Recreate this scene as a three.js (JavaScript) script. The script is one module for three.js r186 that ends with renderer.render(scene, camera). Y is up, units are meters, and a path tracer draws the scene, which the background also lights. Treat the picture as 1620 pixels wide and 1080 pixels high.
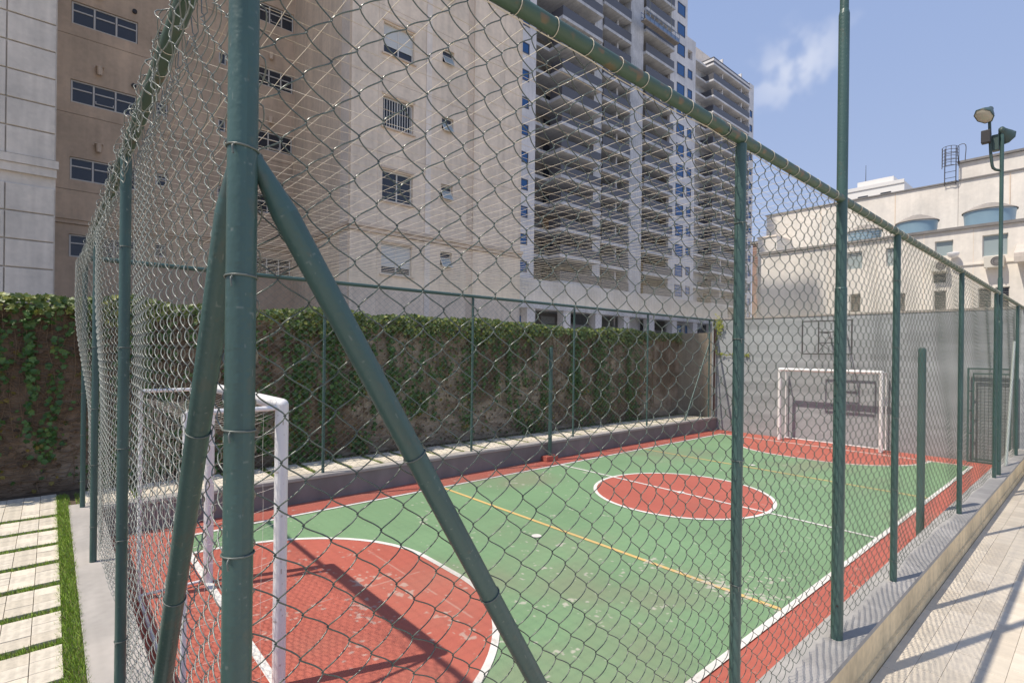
import * as THREE from 'three';
import { mergeGeometries } from 'three/addons/utils/BufferGeometryUtils.js';
import { RoundedBoxGeometry } from 'three/addons/geometries/RoundedBoxGeometry.js';

// ---------------------------------------------------------------- camera, sky, sun, exposure
// world: x = along the court (u), y = up (court surface = 0), z = -v (v = across the court)
const scene = new THREE.Scene();
const W = 1620, H = 1080, THU = THREE.MathUtils.degToRad(48.717);
const camera = new THREE.PerspectiveCamera(66.0, W / H, 0.05, 900);
camera.position.set(0, 2.3, 0);
camera.lookAt(Math.cos(THU), 2.3, -Math.sin(THU));
camera.rotateZ(THREE.MathUtils.degToRad(0.7));
camera.setViewOffset(W, H, 0, -17, W, H);
camera.updateProjectionMatrix();

const renderer = new THREE.WebGLRenderer({ antialias: true });
renderer.setSize(1024, 682);
renderer.toneMapping = THREE.LinearToneMapping;
renderer.toneMappingExposure = 1.2;
renderer.shadowMap.enabled = true;

const SUN = new THREE.Vector3(-0.484, 0.860, -0.162).normalize();
const sun = new THREE.DirectionalLight(new THREE.Color(1.0, 0.91, 0.78), 4.0);
sun.position.copy(SUN).multiplyScalar(60).add(new THREE.Vector3(8, 0, -5));
sun.target.position.set(8, 0, -5);
sun.castShadow = true; sun.shadow.mapSize.set(4096, 4096); sun.shadow.radius = 1;
Object.assign(sun.shadow.camera, { left: -45, right: 45, top: 45, bottom: -45, near: 1, far: 200 });
scene.add(sun); scene.add(sun.target);

// seeded random + hash noise
let _s = 12345;
const rnd = () => { _s = (_s + 0x6D2B79F5) | 0; let t = Math.imul(_s ^ (_s >>> 15), 1 | _s); t = (t + Math.imul(t ^ (t >>> 7), 61 | t)) ^ t; return ((t ^ (t >>> 14)) >>> 0) / 4294967296; };
const rr = (a, b) => a + (b - a) * rnd();
const hash = (x, y, k = 0) => { let h = Math.imul(x | 0, 374761393) + Math.imul(y | 0, 668265263) + Math.imul(k | 0, 2147483647 - 1013904223); h = Math.imul(h ^ (h >>> 13), 1274126177); return ((h ^ (h >>> 16)) >>> 0) / 4294967296; };
const mod = (a, n) => ((a % n) + n) % n;
function vnoise(x, y, px, py, k) { const xi = Math.floor(x), yi = Math.floor(y); let fx = x - xi, fy = y - yi; fx = fx * fx * (3 - 2 * fx); fy = fy * fy * (3 - 2 * fy); const x0 = mod(xi, px), x1 = mod(xi + 1, px), y0 = mod(yi, py), y1 = mod(yi + 1, py); const a = hash(x0, y0, k), b = hash(x1, y0, k), c = hash(x0, y1, k), d = hash(x1, y1, k); return (a + (b - a) * fx) * (1 - fy) + (c + (d - c) * fx) * fy; }
function fbm(x, y, fx, fy, oct, k = 0) { let s = 0, a = 0.5, t = 0; for (let o = 0; o < oct; o++) { s += a * vnoise(x * fx, y * fy, fx, fy, k + o * 17); t += a; a *= 0.5; fx *= 2; fy *= 2; } return s / t; }
const sstep = (a, b, x) => { const t = Math.min(1, Math.max(0, (x - a) / (b - a))); return t * t * (3 - 2 * t); };
const mix = (a, b, t) => a + (b - a) * t;
const toS = c => { c = Math.min(1, Math.max(0, c)); return c <= 0.0031308 ? c * 12.92 : 1.055 * Math.pow(c, 1 / 2.4) - 0.055; };
// colour texture: fn(x, y) in 0..1 -> linear rgb
function ctex(w, h, fn, repU = 1, repV = 1) { const d = new Uint8Array(w * h * 4); for (let j = 0; j < h; j++) for (let i = 0; i < w; i++) { const c = fn((i + .5) / w, (j + .5) / h), o = (j * w + i) * 4; d[o] = toS(c[0]) * 255; d[o + 1] = toS(c[1]) * 255; d[o + 2] = toS(c[2]) * 255; d[o + 3] = 255; } const t = new THREE.DataTexture(d, w, h, THREE.RGBAFormat); t.colorSpace = THREE.SRGBColorSpace; t.wrapS = t.wrapT = THREE.RepeatWrapping; t.magFilter = THREE.LinearFilter; t.minFilter = THREE.LinearMipmapLinearFilter; t.generateMipmaps = true; t.repeat.set(repU, repV); t.needsUpdate = true; return t; }
function gtex(w, h, fn, repU = 1, repV = 1) { const t = ctex(w, h, (x, y) => { const g = fn(x, y); return [g, g, g]; }, repU, repV); t.colorSpace = THREE.NoColorSpace; const d = t.image.data; for (let j = 0; j < h; j++) for (let i = 0; i < w; i++) { const g = Math.min(1, Math.max(0, fn((i + .5) / w, (j + .5) / h))) * 255, o = (j * w + i) * 4; d[o] = d[o + 1] = d[o + 2] = g; } return t; }

// sky: clear blue air with one small wisp of cloud
{
  const w = 2048, h = 1024, d = new Float32Array(w * h * 4);
  const cd = new THREE.Vector3(0.7, 0, 0); // cloud centre: along the court, half way up
  const ca = THREE.MathUtils.degToRad(-20.5), ce = THREE.MathUtils.degToRad(25.8);
  for (let j = 0; j < h; j++) {
    const el = ((j + .5) / h - .5) * Math.PI, sy = Math.max(0, Math.sin(el));
    const t = Math.pow(1 - sy, 2.6), b = el < 0 ? sstep(0, -0.35, el) : 0;
    for (let i = 0; i < w; i++) {
      const az = ((i + .5) / w - .5) * 2 * Math.PI;
      let r = mix(0.238, 0.46, t), g = mix(0.33, 0.548, t), bl = mix(0.568, 0.735, t);
      r = mix(r, 0.32, b); g = mix(g, 0.29, b); bl = mix(bl, 0.25, b);
      const dx = (az - ca) / 0.05, dy = (el - ce - (az - ca) * 0.25) / 0.032;
      const q = dx * dx + dy * dy;
      if (q < 6) { const n = fbm(mod(az * 3, 1), mod(el * 3, 1), 12, 12, 5, 7); const m = sstep(0.40, 0.78, n + 0.36 * Math.exp(-q) - 0.12 * q * 0.3) * Math.exp(-q * 0.45) * 0.5; r = mix(r, 0.80, m); g = mix(g, 0.81, m); bl = mix(bl, 0.86, m); }
      if (el > 0) { const n2 = fbm(i / w, j / h, 8, 8, 5, 31); const m2 = sstep(.5, .85, n2) * .12; r = mix(r, .7, m2); g = mix(g, .72, m2); bl = mix(bl, .82, m2); }
      const o = (j * w + i) * 4; d[o] = r; d[o + 1] = g; d[o + 2] = bl; d[o + 3] = 1;
    }
  }
  const sky = new THREE.DataTexture(d, w, h, THREE.RGBAFormat, THREE.FloatType);
  sky.mapping = THREE.EquirectangularReflectionMapping; sky.magFilter = THREE.LinearFilter; sky.minFilter = THREE.LinearFilter; sky.wrapS = THREE.RepeatWrapping; sky.needsUpdate = true;
  scene.background = sky; scene.environment = sky;
}

// ---------------------------------------------------------------- helpers
const V3 = (u, y, v) => new THREE.Vector3(u, y, -v);
const used = {};
const numbered = n => { used[n] = (used[n] || 0) + 1; return used[n] === 1 ? n : n + '_' + String(used[n] - 1).padStart(3, '0'); };
function std(rgb, rough = 0.8, o = {}) { const m = new THREE.MeshStandardMaterial({ roughness: rough, metalness: 0, side: THREE.DoubleSide, ...o }); if (rgb) m.color.setRGB(...rgb); return m; }
function muv(g) { // uv in metres from the dominant axis of the normal
  const p = g.attributes.position, n = g.attributes.normal, uv = new Float32Array(p.count * 2);
  for (let i = 0; i < p.count; i++) { const ax = Math.abs(n.getX(i)), ay = Math.abs(n.getY(i)), az = Math.abs(n.getZ(i)); let a, b; if (ay > ax && ay > az) { a = p.getX(i); b = p.getZ(i); } else if (ax > az) { a = p.getZ(i); b = p.getY(i); } else { a = p.getX(i); b = p.getY(i); } uv[2 * i] = a; uv[2 * i + 1] = b; }
  g.setAttribute('uv', new THREE.BufferAttribute(uv, 2)); return g;
}
function box(u0, u1, y0, y1, v0, v1) { const g = new THREE.BoxGeometry(Math.abs(u1 - u0), Math.abs(y1 - y0), Math.abs(v1 - v0)); g.translate((u0 + u1) / 2, (y0 + y1) / 2, -(v0 + v1) / 2); return muv(g); }
function rbox(u0, u1, y0, y1, v0, v1, r = 0.004) { const g = new RoundedBoxGeometry(Math.abs(u1 - u0), Math.abs(y1 - y0), Math.abs(v1 - v0), 1, r); g.translate((u0 + u1) / 2, (y0 + y1) / 2, -(v0 + v1) / 2); return muv(g); }
const UP = new THREE.Vector3(0, 1, 0);
function rod(a, b, r, r2 = r, sides = 12, open = false) { const d = b.clone().sub(a), L = d.length(); const g = new THREE.CylinderGeometry(r2, r, L, sides, 1, open); { const q = g.attributes.uv, o = a.x * .37 + a.z * .71; for (let i = 0; i < q.count; i++) q.setXY(i, q.getX(i) * Math.PI * 2 * r * 1.0 + o, q.getY(i) * L); } g.applyQuaternion(new THREE.Quaternion().setFromUnitVectors(UP, d.normalize())); g.translate((a.x + b.x) / 2, (a.y + b.y) / 2, (a.z + b.z) / 2); return g; }
function ring(c, axis, R, r, sides = 6, seg = 20) { const g = new THREE.TorusGeometry(R, r, sides, seg); g.applyQuaternion(new THREE.Quaternion().setFromUnitVectors(new THREE.Vector3(0, 0, 1), axis.clone().normalize())); g.translate(c.x, c.y, c.z); return g; }
const tube = (pts, r, seg = 24, sides = 6, closed = false) => new THREE.TubeGeometry(new THREE.CatmullRomCurve3(pts, closed), seg, r, sides, closed);
const merge = l => l.length === 1 ? l[0] : mergeGeometries(l.map(g => { const q = g.index ? g.toNonIndexed() : g; for (const k of Object.keys(q.attributes)) if (!['position', 'normal', 'uv'].includes(k)) q.deleteAttribute(k); if (!q.attributes.uv) q.setAttribute('uv', new THREE.BufferAttribute(new Float32Array(q.attributes.position.count * 2), 2)); return q; }));
function part(parent, name, geos, m, kind) { const o = new THREE.Mesh(merge([].concat(geos)), m); o.name = name; if (kind) o.userData.kind = kind; parent.add(o); return o; }
function thing(name, label, category, group) { const g = new THREE.Group(); g.name = numbered(name); g.userData = { label, category }; if (group) g.userData.group = group; scene.add(g); return g; }
function rebase(g, u, y, v) { const b = V3(u, y, v); g.position.copy(b); g.children.forEach(c => c.position.sub(b)); return g; }
function struct(name, geos, m) { const o = new THREE.Mesh(merge([].concat(geos)), m); o.name = numbered(name); o.userData = { kind: 'structure' }; scene.add(o); return o; }
function wallV(u0, u1, y0, y1, v, t, holes = []) { // wall slab whose outer face looks to -v; holes [u0,u1,y0,y1]
  if (!holes.length) return box(u0, u1, y0, y1, v, v + t);
  const s = new THREE.Shape([[u0, y0], [u1, y0], [u1, y1], [u0, y1]].map(p => new THREE.Vector2(...p)));
  for (const [a, b, c, d] of holes) s.holes.push(new THREE.Path([[a, c], [a, d], [b, d], [b, c]].map(p => new THREE.Vector2(...p))));
  const g = new THREE.ExtrudeGeometry(s, { depth: t, bevelEnabled: false }); g.translate(0, 0, -v - t); return muv(g);
}
function wallU(v0, v1, y0, y1, u, t, holes = []) { // outer face looks to -u; holes [v0,v1,y0,y1]
  if (!holes.length) return box(u, u + t, y0, y1, v0, v1);
  const s = new THREE.Shape([[-v1, y0], [-v0, y0], [-v0, y1], [-v1, y1]].map(p => new THREE.Vector2(...p)));
  for (const [a, b, c, d] of holes) s.holes.push(new THREE.Path([[-b, c], [-b, d], [-a, d], [-a, c]].map(p => new THREE.Vector2(...p))));
  const g = new THREE.ExtrudeGeometry(s, { depth: t, bevelEnabled: false }); g.rotateY(-Math.PI / 2); g.translate(u + t, 0, 0); return muv(g);
}
const frameV = (u0, u1, y0, y1, v, w, t) => [box(u0, u1, y0, y0 + w, v, v + t), box(u0, u1, y1 - w, y1, v, v + t), box(u0, u0 + w, y0 + w, y1 - w, v, v + t), box(u1 - w, u1, y0 + w, y1 - w, v, v + t)];
const frameU = (v0, v1, y0, y1, u, w, t) => [box(u, u + t, y0, y0 + w, v0, v1), box(u, u + t, y1 - w, y1, v0, v1), box(u, u + t, y0 + w, y1 - w, v0, v0 + w), box(u, u + t, y0 + w, y1 - w, v1 - w, v1)];

// ---------------------------------------------------------------- materials
const plaster = (rgb, amt = 0.10, scale = 3, k = 1) => std(null, 0.9, { map: ctex(512, 512, (x, y) => { const a = fbm(x, y, 4, 4, 6, k), b = fbm(x, y, 40, 40, 2, k + 5), st = fbm(x, y, 24, 2, 4, k + 9); const m = 1 + amt * ((a - .5) * 1.6 + (b - .5) * .5 + (st - .5) * .9); return rgb.map((c, i) => c * m * (1 - .03 * i * (a - .5))); }, 1 / scale, 1 / scale) });
const M = {};
M.beige = plaster([.77, .645, .505], .30, 4, 11);
M.beigeLight = plaster([.78, .69, .59], .26, 4, 13);
M.beigeDark = plaster([.65, .53, .41], .26, 4, 17);
M.brown = plaster([.58, .45, .33], .30, 4, 19);
M.panel = plaster([.66, .595, .505], .28, 3, 23);
M.cream = plaster([.70, .66, .605], .24, 4, 29);
M.concrete = plaster([.52, .525, .535], .4, 5, 31);
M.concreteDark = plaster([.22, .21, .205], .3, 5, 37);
M.whiteWall = plaster([.66, .65, .65], .24, 5, 41);
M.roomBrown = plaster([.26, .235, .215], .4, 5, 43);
M.dark = std([.02, .021, .024], .7);
M.ply = plaster([.40, .27, .16], .4, 1.5, 47);
M.glass = std([.035, .042, .055], .06, { metalness: 0 });
M.glassBlue = std([.015, .09, .26], .1);
M.glassGrey = std([.30, .36, .37], .25);
M.rail = std([.10, .10, .11], .4);
M.frame = std([.62, .60, .55], .45);
M.shutter = std([.62, .63, .60], .6);
M.white = std(null, .42, { map: ctex(256, 256, (x, y) => { const f = sstep(.76, .84, fbm(x, y, 26, 26, 3, 51)) * .7, a = fbm(x, y, 5, 5, 4, 52); return [mix(.78 + .05 * a, .42, f), mix(.77 + .05 * a, .36, f), mix(.77 + .04 * a, .30, f)]; }, 1, 1) });
M.green = std(null, .38, { map: ctex(256, 256, (x, y) => { const a = fbm(x, y, 5, 3, 5, 61), f = sstep(.76, .82, fbm(x, y, 22, 14, 3, 62)), w = sstep(.93, .96, fbm(x, y, 70, 90, 1, 64)), st = fbm(x, y, 16, 1, 3, 65); const m = .72 + .38 * a + .22 * st; return [mix(mix(.053 * m, .08, f * .5), .34, w * .28), mix(mix(.106 * m, .105, f * .5), .36, w * .28), mix(mix(.097 * m, .085, f * .5), .33, w * .28)]; }, 1 / .6, 1 / .9), bumpMap: gtex(128, 128, (x, y) => fbm(x, y, 24, 24, 3, 63), 1 / .25, 1 / .25), bumpScale: .0012 });
M.railGreen = std(null, .45, { map: ctex(256, 256, (x, y) => { const a = fbm(x, y, 6, 6, 5, 66), f = sstep(.60, .78, fbm(x, y, 8, 14, 4, 67)); const m = .8 + .4 * a; return [mix(.055 * m, .15, f), mix(.105 * m, .115, f), mix(.072 * m, .065, f)]; }, 1 / .4, 1 / .8) });
M.wire = std([.10, .126, .107], .27); M.wireOld = std([.20, .222, .20], .28);
M.tie = std([.13, .15, .135], .4);
M.cord = std([.70, .64, .52], .85);
M.string = std([.78, .74, .66], .85);
M.black = std([.03, .028, .03], .6);
M.darkMetal = std([.075, .07, .072], .55);

// ---------------------------------------------------------------- ground, court, kerbs, walkway, garden
struct('ground', new THREE.PlaneGeometry(900, 900).rotateX(-Math.PI / 2).translate(0, -0.06, 0), std([.40, .365, .31], .95));
const CW = 15.45, CH = 8.2;
const flake = new Float32Array(1536 * 816), dirt = new Float32Array(1536 * 816);
for (let j = 0; j < 816; j++) for (let i = 0; i < 1536; i++) {
  const x = i / 1536, y = j / 816, u = x * CW, v = y * CH;
  const dens = fbm(x, y, 6, 4, 4, 71);
  let extra = Math.exp(-((u - 6.6) ** 2 / 1.6 + (v - 6.9) ** 2 / .25)) * .09 + Math.exp(-((u - 5.05) ** 2 / .05 + (v - 2.6) ** 2 / .6)) * .22 + Math.exp(-((u - 2.2) ** 2 / 1.2 + (v - 4.6) ** 2 / 3)) * .055 + Math.exp(-((u - 4.6) ** 2 / .5 + (v - 4.6) ** 2 / .3)) * .05;
  const n = fbm(x, y, 330, 176, 2, 73) * .62 + fbm(x, y, 60, 32, 2, 74) * .38;
  const old = Math.max(Math.abs(u - 2.75) < .011 && v > 3.6 && v < 5.6 ? 1 : 0, Math.abs(v - 4.72) < .009 && u > 1.5 && u < 2.9 ? 1 : 0, Math.abs(u - 12.9) < .011 && v > 3.7 && v < 5.7 ? 1 : 0) * sstep(.42, .62, fbm(x, y, 90, 48, 3, 79)) * .55;
  flake[j * 1536 + i] = Math.max(old, sstep(.745, .80, n + (dens - .5) * .22 + extra));
  dirt[j * 1536 + i] = sstep(.50, .82, fbm(x, y, 10, 6, 5, 77) + Math.exp(-((u - 6.5) ** 2 / 1.5 + (v - 6.9) ** 2 / .2)) * .32 + Math.exp(-((u - 11) ** 2 / 3 + (v - 6) ** 2 / 1)) * .1);
}
function courtMat(rgb, fl, dt, amt = .1, rough = .62) {
  return std(null, rough, { map: ctex(1536, 816, (x, y) => { const i = Math.min(1535, Math.floor(x * 1536)), j = Math.min(815, Math.floor(y * 816)); const f = flake[j * 1536 + i] * fl, t = dirt[j * 1536 + i] * dt; const m = 1 + amt * (fbm(x, y, 22, 12, 4, 81) - .5) * 2; return rgb.map((c, k) => mix(mix(c * m, [.25, .22, .16][k], t), [.52, .49, .42][k], f)); }), bumpMap: COURTBUMP, bumpScale: .0015 });
}
const COURTBUMP = gtex(256, 256, (x, y) => fbm(x, y, 48, 48, 3, 84), 40, 22);
M.courtGreen = courtMat([.19, .315, .168], .75, .5, .12);
M.courtRed = courtMat([.46, .125, .088], .5, .22, .12);
M.courtWhite = courtMat([.76, .74, .70], .55, .45, .10);
M.courtYellow = courtMat([.68, .47, .18], .75, .4, .15);
const court = new THREE.Group(); court.name = 'court'; court.userData = { kind: 'structure' }; scene.add(court);
function sheet(name, shape, y, m, seg = 24) { const g = new THREE.ShapeGeometry(shape, seg); const p = g.attributes.position, uv = new Float32Array(p.count * 2); for (let i = 0; i < p.count; i++) { uv[2 * i] = p.getX(i) / CW; uv[2 * i + 1] = p.getY(i) / CH; } g.setAttribute('uv', new THREE.BufferAttribute(uv, 2)); g.rotateX(-Math.PI / 2); g.translate(0, y, 0); return part(court, name, g, m); }
const rectS = (u0, u1, v0, v1) => new THREE.Shape([[u0, v0], [u1, v0], [u1, v1], [u0, v1]].map(p => new THREE.Vector2(...p)));
const U0 = 1.18, U1 = 14.6, SV0 = 1.91, SV1 = 7.42, VC = 4.68, UC = 7.87;
sheet('court_base', rectS(.3, 15.45, 1.2, 8.1), 0, M.courtRed);
sheet('green_field', rectS(U0, U1, SV0, SV1), .004, M.courtGreen);
const Dpts = (u, dir, a, b, s) => { const o = []; for (let i = 0; i <= 40; i++) { const t = Math.PI / 2 * i / 40; o.push([u + dir * a * Math.sin(t), VC - s - b * Math.cos(t)]); } for (let i = 0; i <= 40; i++) { const t = Math.PI / 2 * (1 - i / 40); o.push([u + dir * a * Math.sin(t), VC + s + b * Math.cos(t)]); } return o.map(p => new THREE.Vector2(...p)); };
for (const [u, d] of [[U0, 1], [U1, -1]]) {
  sheet('penalty_area', new THREE.Shape(Dpts(u, d, 1.98, 1.76, .32)), .008, M.courtRed);
  const out = Dpts(u, d, 2.01, 1.79, .32), inn = Dpts(u, d, 1.95, 1.73, .32).reverse();
  sheet('penalty_area_line', new THREE.Shape([...out, ...inn]), .012, M.courtWhite);
  sheet('goal_line', rectS(u - .03, u + .03, SV0 + .03, SV1 - .03), .013, M.courtWhite);
}
for (const v of [SV0, SV1]) sheet('side_line', rectS(U0 - .03, U1 + .03, v - .03, v + .03), .012, M.courtWhite);
{ const c = new THREE.Shape(); c.absarc(UC, VC, 1.40, 0, Math.PI * 2); sheet('centre_circle', c, .008, M.courtRed, 48);
  const r = new THREE.Shape(); r.absarc(UC, VC, 1.43, 0, Math.PI * 2); const hp = new THREE.Path(); hp.absarc(UC, VC, 1.375, 0, Math.PI * 2, true); r.holes.push(hp); sheet('centre_circle_line', r, .012, M.courtWhite, 48); }
sheet('centre_line', rectS(UC - .024, UC + .024, SV0 + .03, SV1 - .03), .0128, M.courtWhite);
for (const u of [4.98, 10.76]) sheet('yellow_line', rectS(u - .027, u + .027, SV0 + .03, SV1 - .03), .010, M.courtYellow);
for (const [u, v] of [[4.58, 4.71], [11.0, 4.9], [UC, VC]]) { const c = new THREE.Shape(); c.absarc(u, v, .062, 0, Math.PI * 2); sheet('spot', c, .016, M.courtWhite); }

M.kerbGrey = plaster([.37, .355, .335], .35, 2, 91);
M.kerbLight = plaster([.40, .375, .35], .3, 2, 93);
M.riser = plaster([.77, .62, .385], .45, 1.5, 95);
const KT = .385;
const kerbR = new THREE.Group(); kerbR.name = 'court_kerb'; kerbR.userData = { kind: 'structure' }; scene.add(kerbR);
part(kerbR, 'kerb_top', box(-.2, 15.45, KT - .035, KT, 1.088, 1.355), M.kerbGrey);
part(kerbR, 'kerb_face', box(-.2, 15.45, -.05, KT - .035, 1.10, 1.34), M.riser);
part(kerbR, 'skirting', box(-.2, 15.45, .02, .13, 1.082, 1.10), M.riser);
const kerbE = new THREE.Group(); kerbE.name = 'court_kerb_001'; kerbE.userData = { kind: 'structure' }; scene.add(kerbE);
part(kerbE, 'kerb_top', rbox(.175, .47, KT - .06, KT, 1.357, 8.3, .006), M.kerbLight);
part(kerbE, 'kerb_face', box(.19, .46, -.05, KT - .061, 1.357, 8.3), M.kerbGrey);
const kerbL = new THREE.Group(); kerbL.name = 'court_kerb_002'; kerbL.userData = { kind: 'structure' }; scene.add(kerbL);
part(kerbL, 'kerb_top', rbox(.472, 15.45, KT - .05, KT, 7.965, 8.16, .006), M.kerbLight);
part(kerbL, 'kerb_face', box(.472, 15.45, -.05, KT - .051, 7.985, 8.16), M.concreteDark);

// walkway: rectangular tiles in running bond
const tileMats = [0, 1, 2, 3].map(k => plaster([[.64, .57, .465], [.61, .535, .43], [.66, .59, .485], [.63, .56, .455]][k], .16, .8, 101 + k));
M.grout = std([.33, .25, .16], .95);
const walk = new THREE.Group(); walk.name = 'walkway'; walk.userData = { kind: 'structure' }; scene.add(walk);
part(walk, 'grout_bed', box(-1.5, 22, -.03, .045, -4, 1.099), M.grout);
{ const tl = .328, tw = .1515, g0 = rbox(-tl / 2, tl / 2, 0, .012, -tw / 2, tw / 2, .002), rest = [];
  for (let r = 0; r < 26; r++) { const v = 1.0 - r * .153; for (let i = 0; i < 70; i++) { const u = -1.2 + i * .33 + (r % 2) * .165; if (r < 6 && u > 3.4 && u < 15.4) { const o = new THREE.Mesh(g0, tileMats[Math.floor(hash(i, r, 3) * 4)]); o.name = 'tile'; o.position.set(u, .0395 + (hash(i, r, 5) - .5) * .0012, -v); walk.add(o); } else rest.push(box(u - tl / 2, u + tl / 2, .0395, .0512, v - tw / 2, v + tw / 2)); } }
  part(walk, 'tile_field', rest, tileMats[0], 'stuff'); }

// garden level: soil, paving tiles, grass
const GL = .37;
const soil = plaster([.085, .062, .04], .6, 1, 111);
struct('garden_soil', [box(-9, .188, -.04, GL - .012, 1.12, 9.34), box(.188, 15.45, -.04, GL - .012, 8.162, 9.34)], soil);
const stoneMats = [0, 1, 2].map(k => plaster([[.64, .58, .48], [.60, .54, .44], [.66, .60, .50]][k], .4, .7, 121 + k));
const path = new THREE.Group(); path.name = 'garden_path'; path.userData = { kind: 'structure' }; scene.add(path);
{ const a = .152, g0 = rbox(-a / 2, a / 2, -.03, .012, -a / 2, a / 2, .003);
  const rows = []; for (let v = 8.97; v > 7.9; v -= .155) rows.push([v, 0]);
  for (let k = 0; k < 8; k++) for (let q = 0; q < 3; q++) rows.push([7.78 - k * .567 - q * .155, 1]);
  for (const [v] of rows) for (let i = 0; i < 7; i++) { const o = new THREE.Mesh(g0, stoneMats[Math.floor(hash(i, Math.round(v * 100), 9) * 3)]); o.name = 'paving_tile'; o.position.set(-.004 - i * .155, GL + (hash(i, Math.round(v * 100), 4) - .5) * .004, -v); path.add(o); } }
const path2 = new THREE.Group(); path2.name = 'garden_path_001'; path2.userData = { kind: 'structure' }; scene.add(path2);
for (let k = 0; k < 27; k++) { const u0 = .36 + k * .57 - .02; if (u0 + .485 > 15.4) break; const t = []; for (let i = 0; i < 3; i++) for (let j = 0; j < 5; j++) { const dy = (rnd() - .5) * .004; t.push(box(u0 + i * .16, u0 + i * .16 + .157, GL - .03, GL + .012 + dy, 8.19 + j * .16, 8.19 + j * .16 + .157)); } part(path2, 'paving_slab', t, stoneMats[k % 3]); }
{ // grass: blades between the slabs and along the kerb
  const bl = new THREE.BufferGeometry(); const P = [], N = []; const q = [[-.5, 0, 0], [.5, 0, 0], [.35, .55, .12], [-.35, .55, .12], [0, 1, .42]]; for (const [a, b, c] of [[0, 1, 2], [0, 2, 3], [3, 2, 4]]) for (const i of [a, b, c]) { P.push(...q[i]); N.push(0, .5, .87); }
  bl.setAttribute('position', new THREE.Float32BufferAttribute(P, 3)); bl.setAttribute('normal', new THREE.Float32BufferAttribute(N, 3));
  const spots = [];
  const fill = (u0, u1, v0, v1, d, hh = 1) => { const n = Math.floor((u1 - u0) * (v1 - v0) * d); for (let i = 0; i < n; i++) spots.push([rr(u0, u1), rr(v0, v1), hh]); };
  fill(.066, .178, 2.6, 8.95, 15000); fill(.05, .09, 2.6, 7.85, 6000, .8);
  for (let k = 0; k < 9; k++) { const v = 7.86 - k * .567 + .041; fill(-.75, .08, v - .045, v + .045, 13000, .9); }
  fill(-.75, .18, 2.2, 3.26, 7000); for (let i = 0; i < 420; i++) { const k = Math.floor(rnd() * 9), v = 7.86 - k * .567 + .041 + (rnd() < .5 ? -1 : 1) * rr(.04, .075); spots.push([rr(-.75, .08), v, .7]); } for (let i = 0; i < 500; i++) spots.push([.178 + rr(-.004, .02), rr(2.6, 8.9), .75], [.07 - rr(0, .03), rr(2.6, 8.9), .8]);
  for (let k = -1; k < 27; k++) { const u = .36 + k * .57 + .505; fill(u - .045, u + .045, 8.2, 8.98, 5000, .8); }
  fill(.3, 15.3, 8.99, 9.1, 900, 1.1);
  const gm = new THREE.MeshPhysicalMaterial({ color: 0xffffff, roughness: .8, transmission: .35, thickness: 0, side: THREE.DoubleSide }), im = new THREE.InstancedMesh(bl, gm, spots.length), mt = new THREE.Matrix4(), e = new THREE.Euler(), qq = new THREE.Quaternion(), c = new THREE.Color();
  spots.forEach(([u, v, hh], i) => { e.set(rr(-.5, .5), rr(0, 6.28), rr(-.4, .4)); qq.setFromEuler(e); const h = rr(.03, .058) * hh; mt.compose(V3(u, GL - .013, v), qq, new THREE.Vector3(rr(.0035, .006), h, h)); im.setMatrixAt(i, mt); const t = rnd(), dry = rnd() < .1; c.setRGB(dry ? .34 : mix(.22, .38, t), dry ? .29 : mix(.38, .55, t), dry ? .12 : mix(.03, .07, t)); im.setColorAt(i, c); });
  im.name = 'grass'; im.userData = { kind: 'stuff', label: 'short green grass between the paving slabs beside the court kerb', category: 'grass' }; scene.add(im); }

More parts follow.
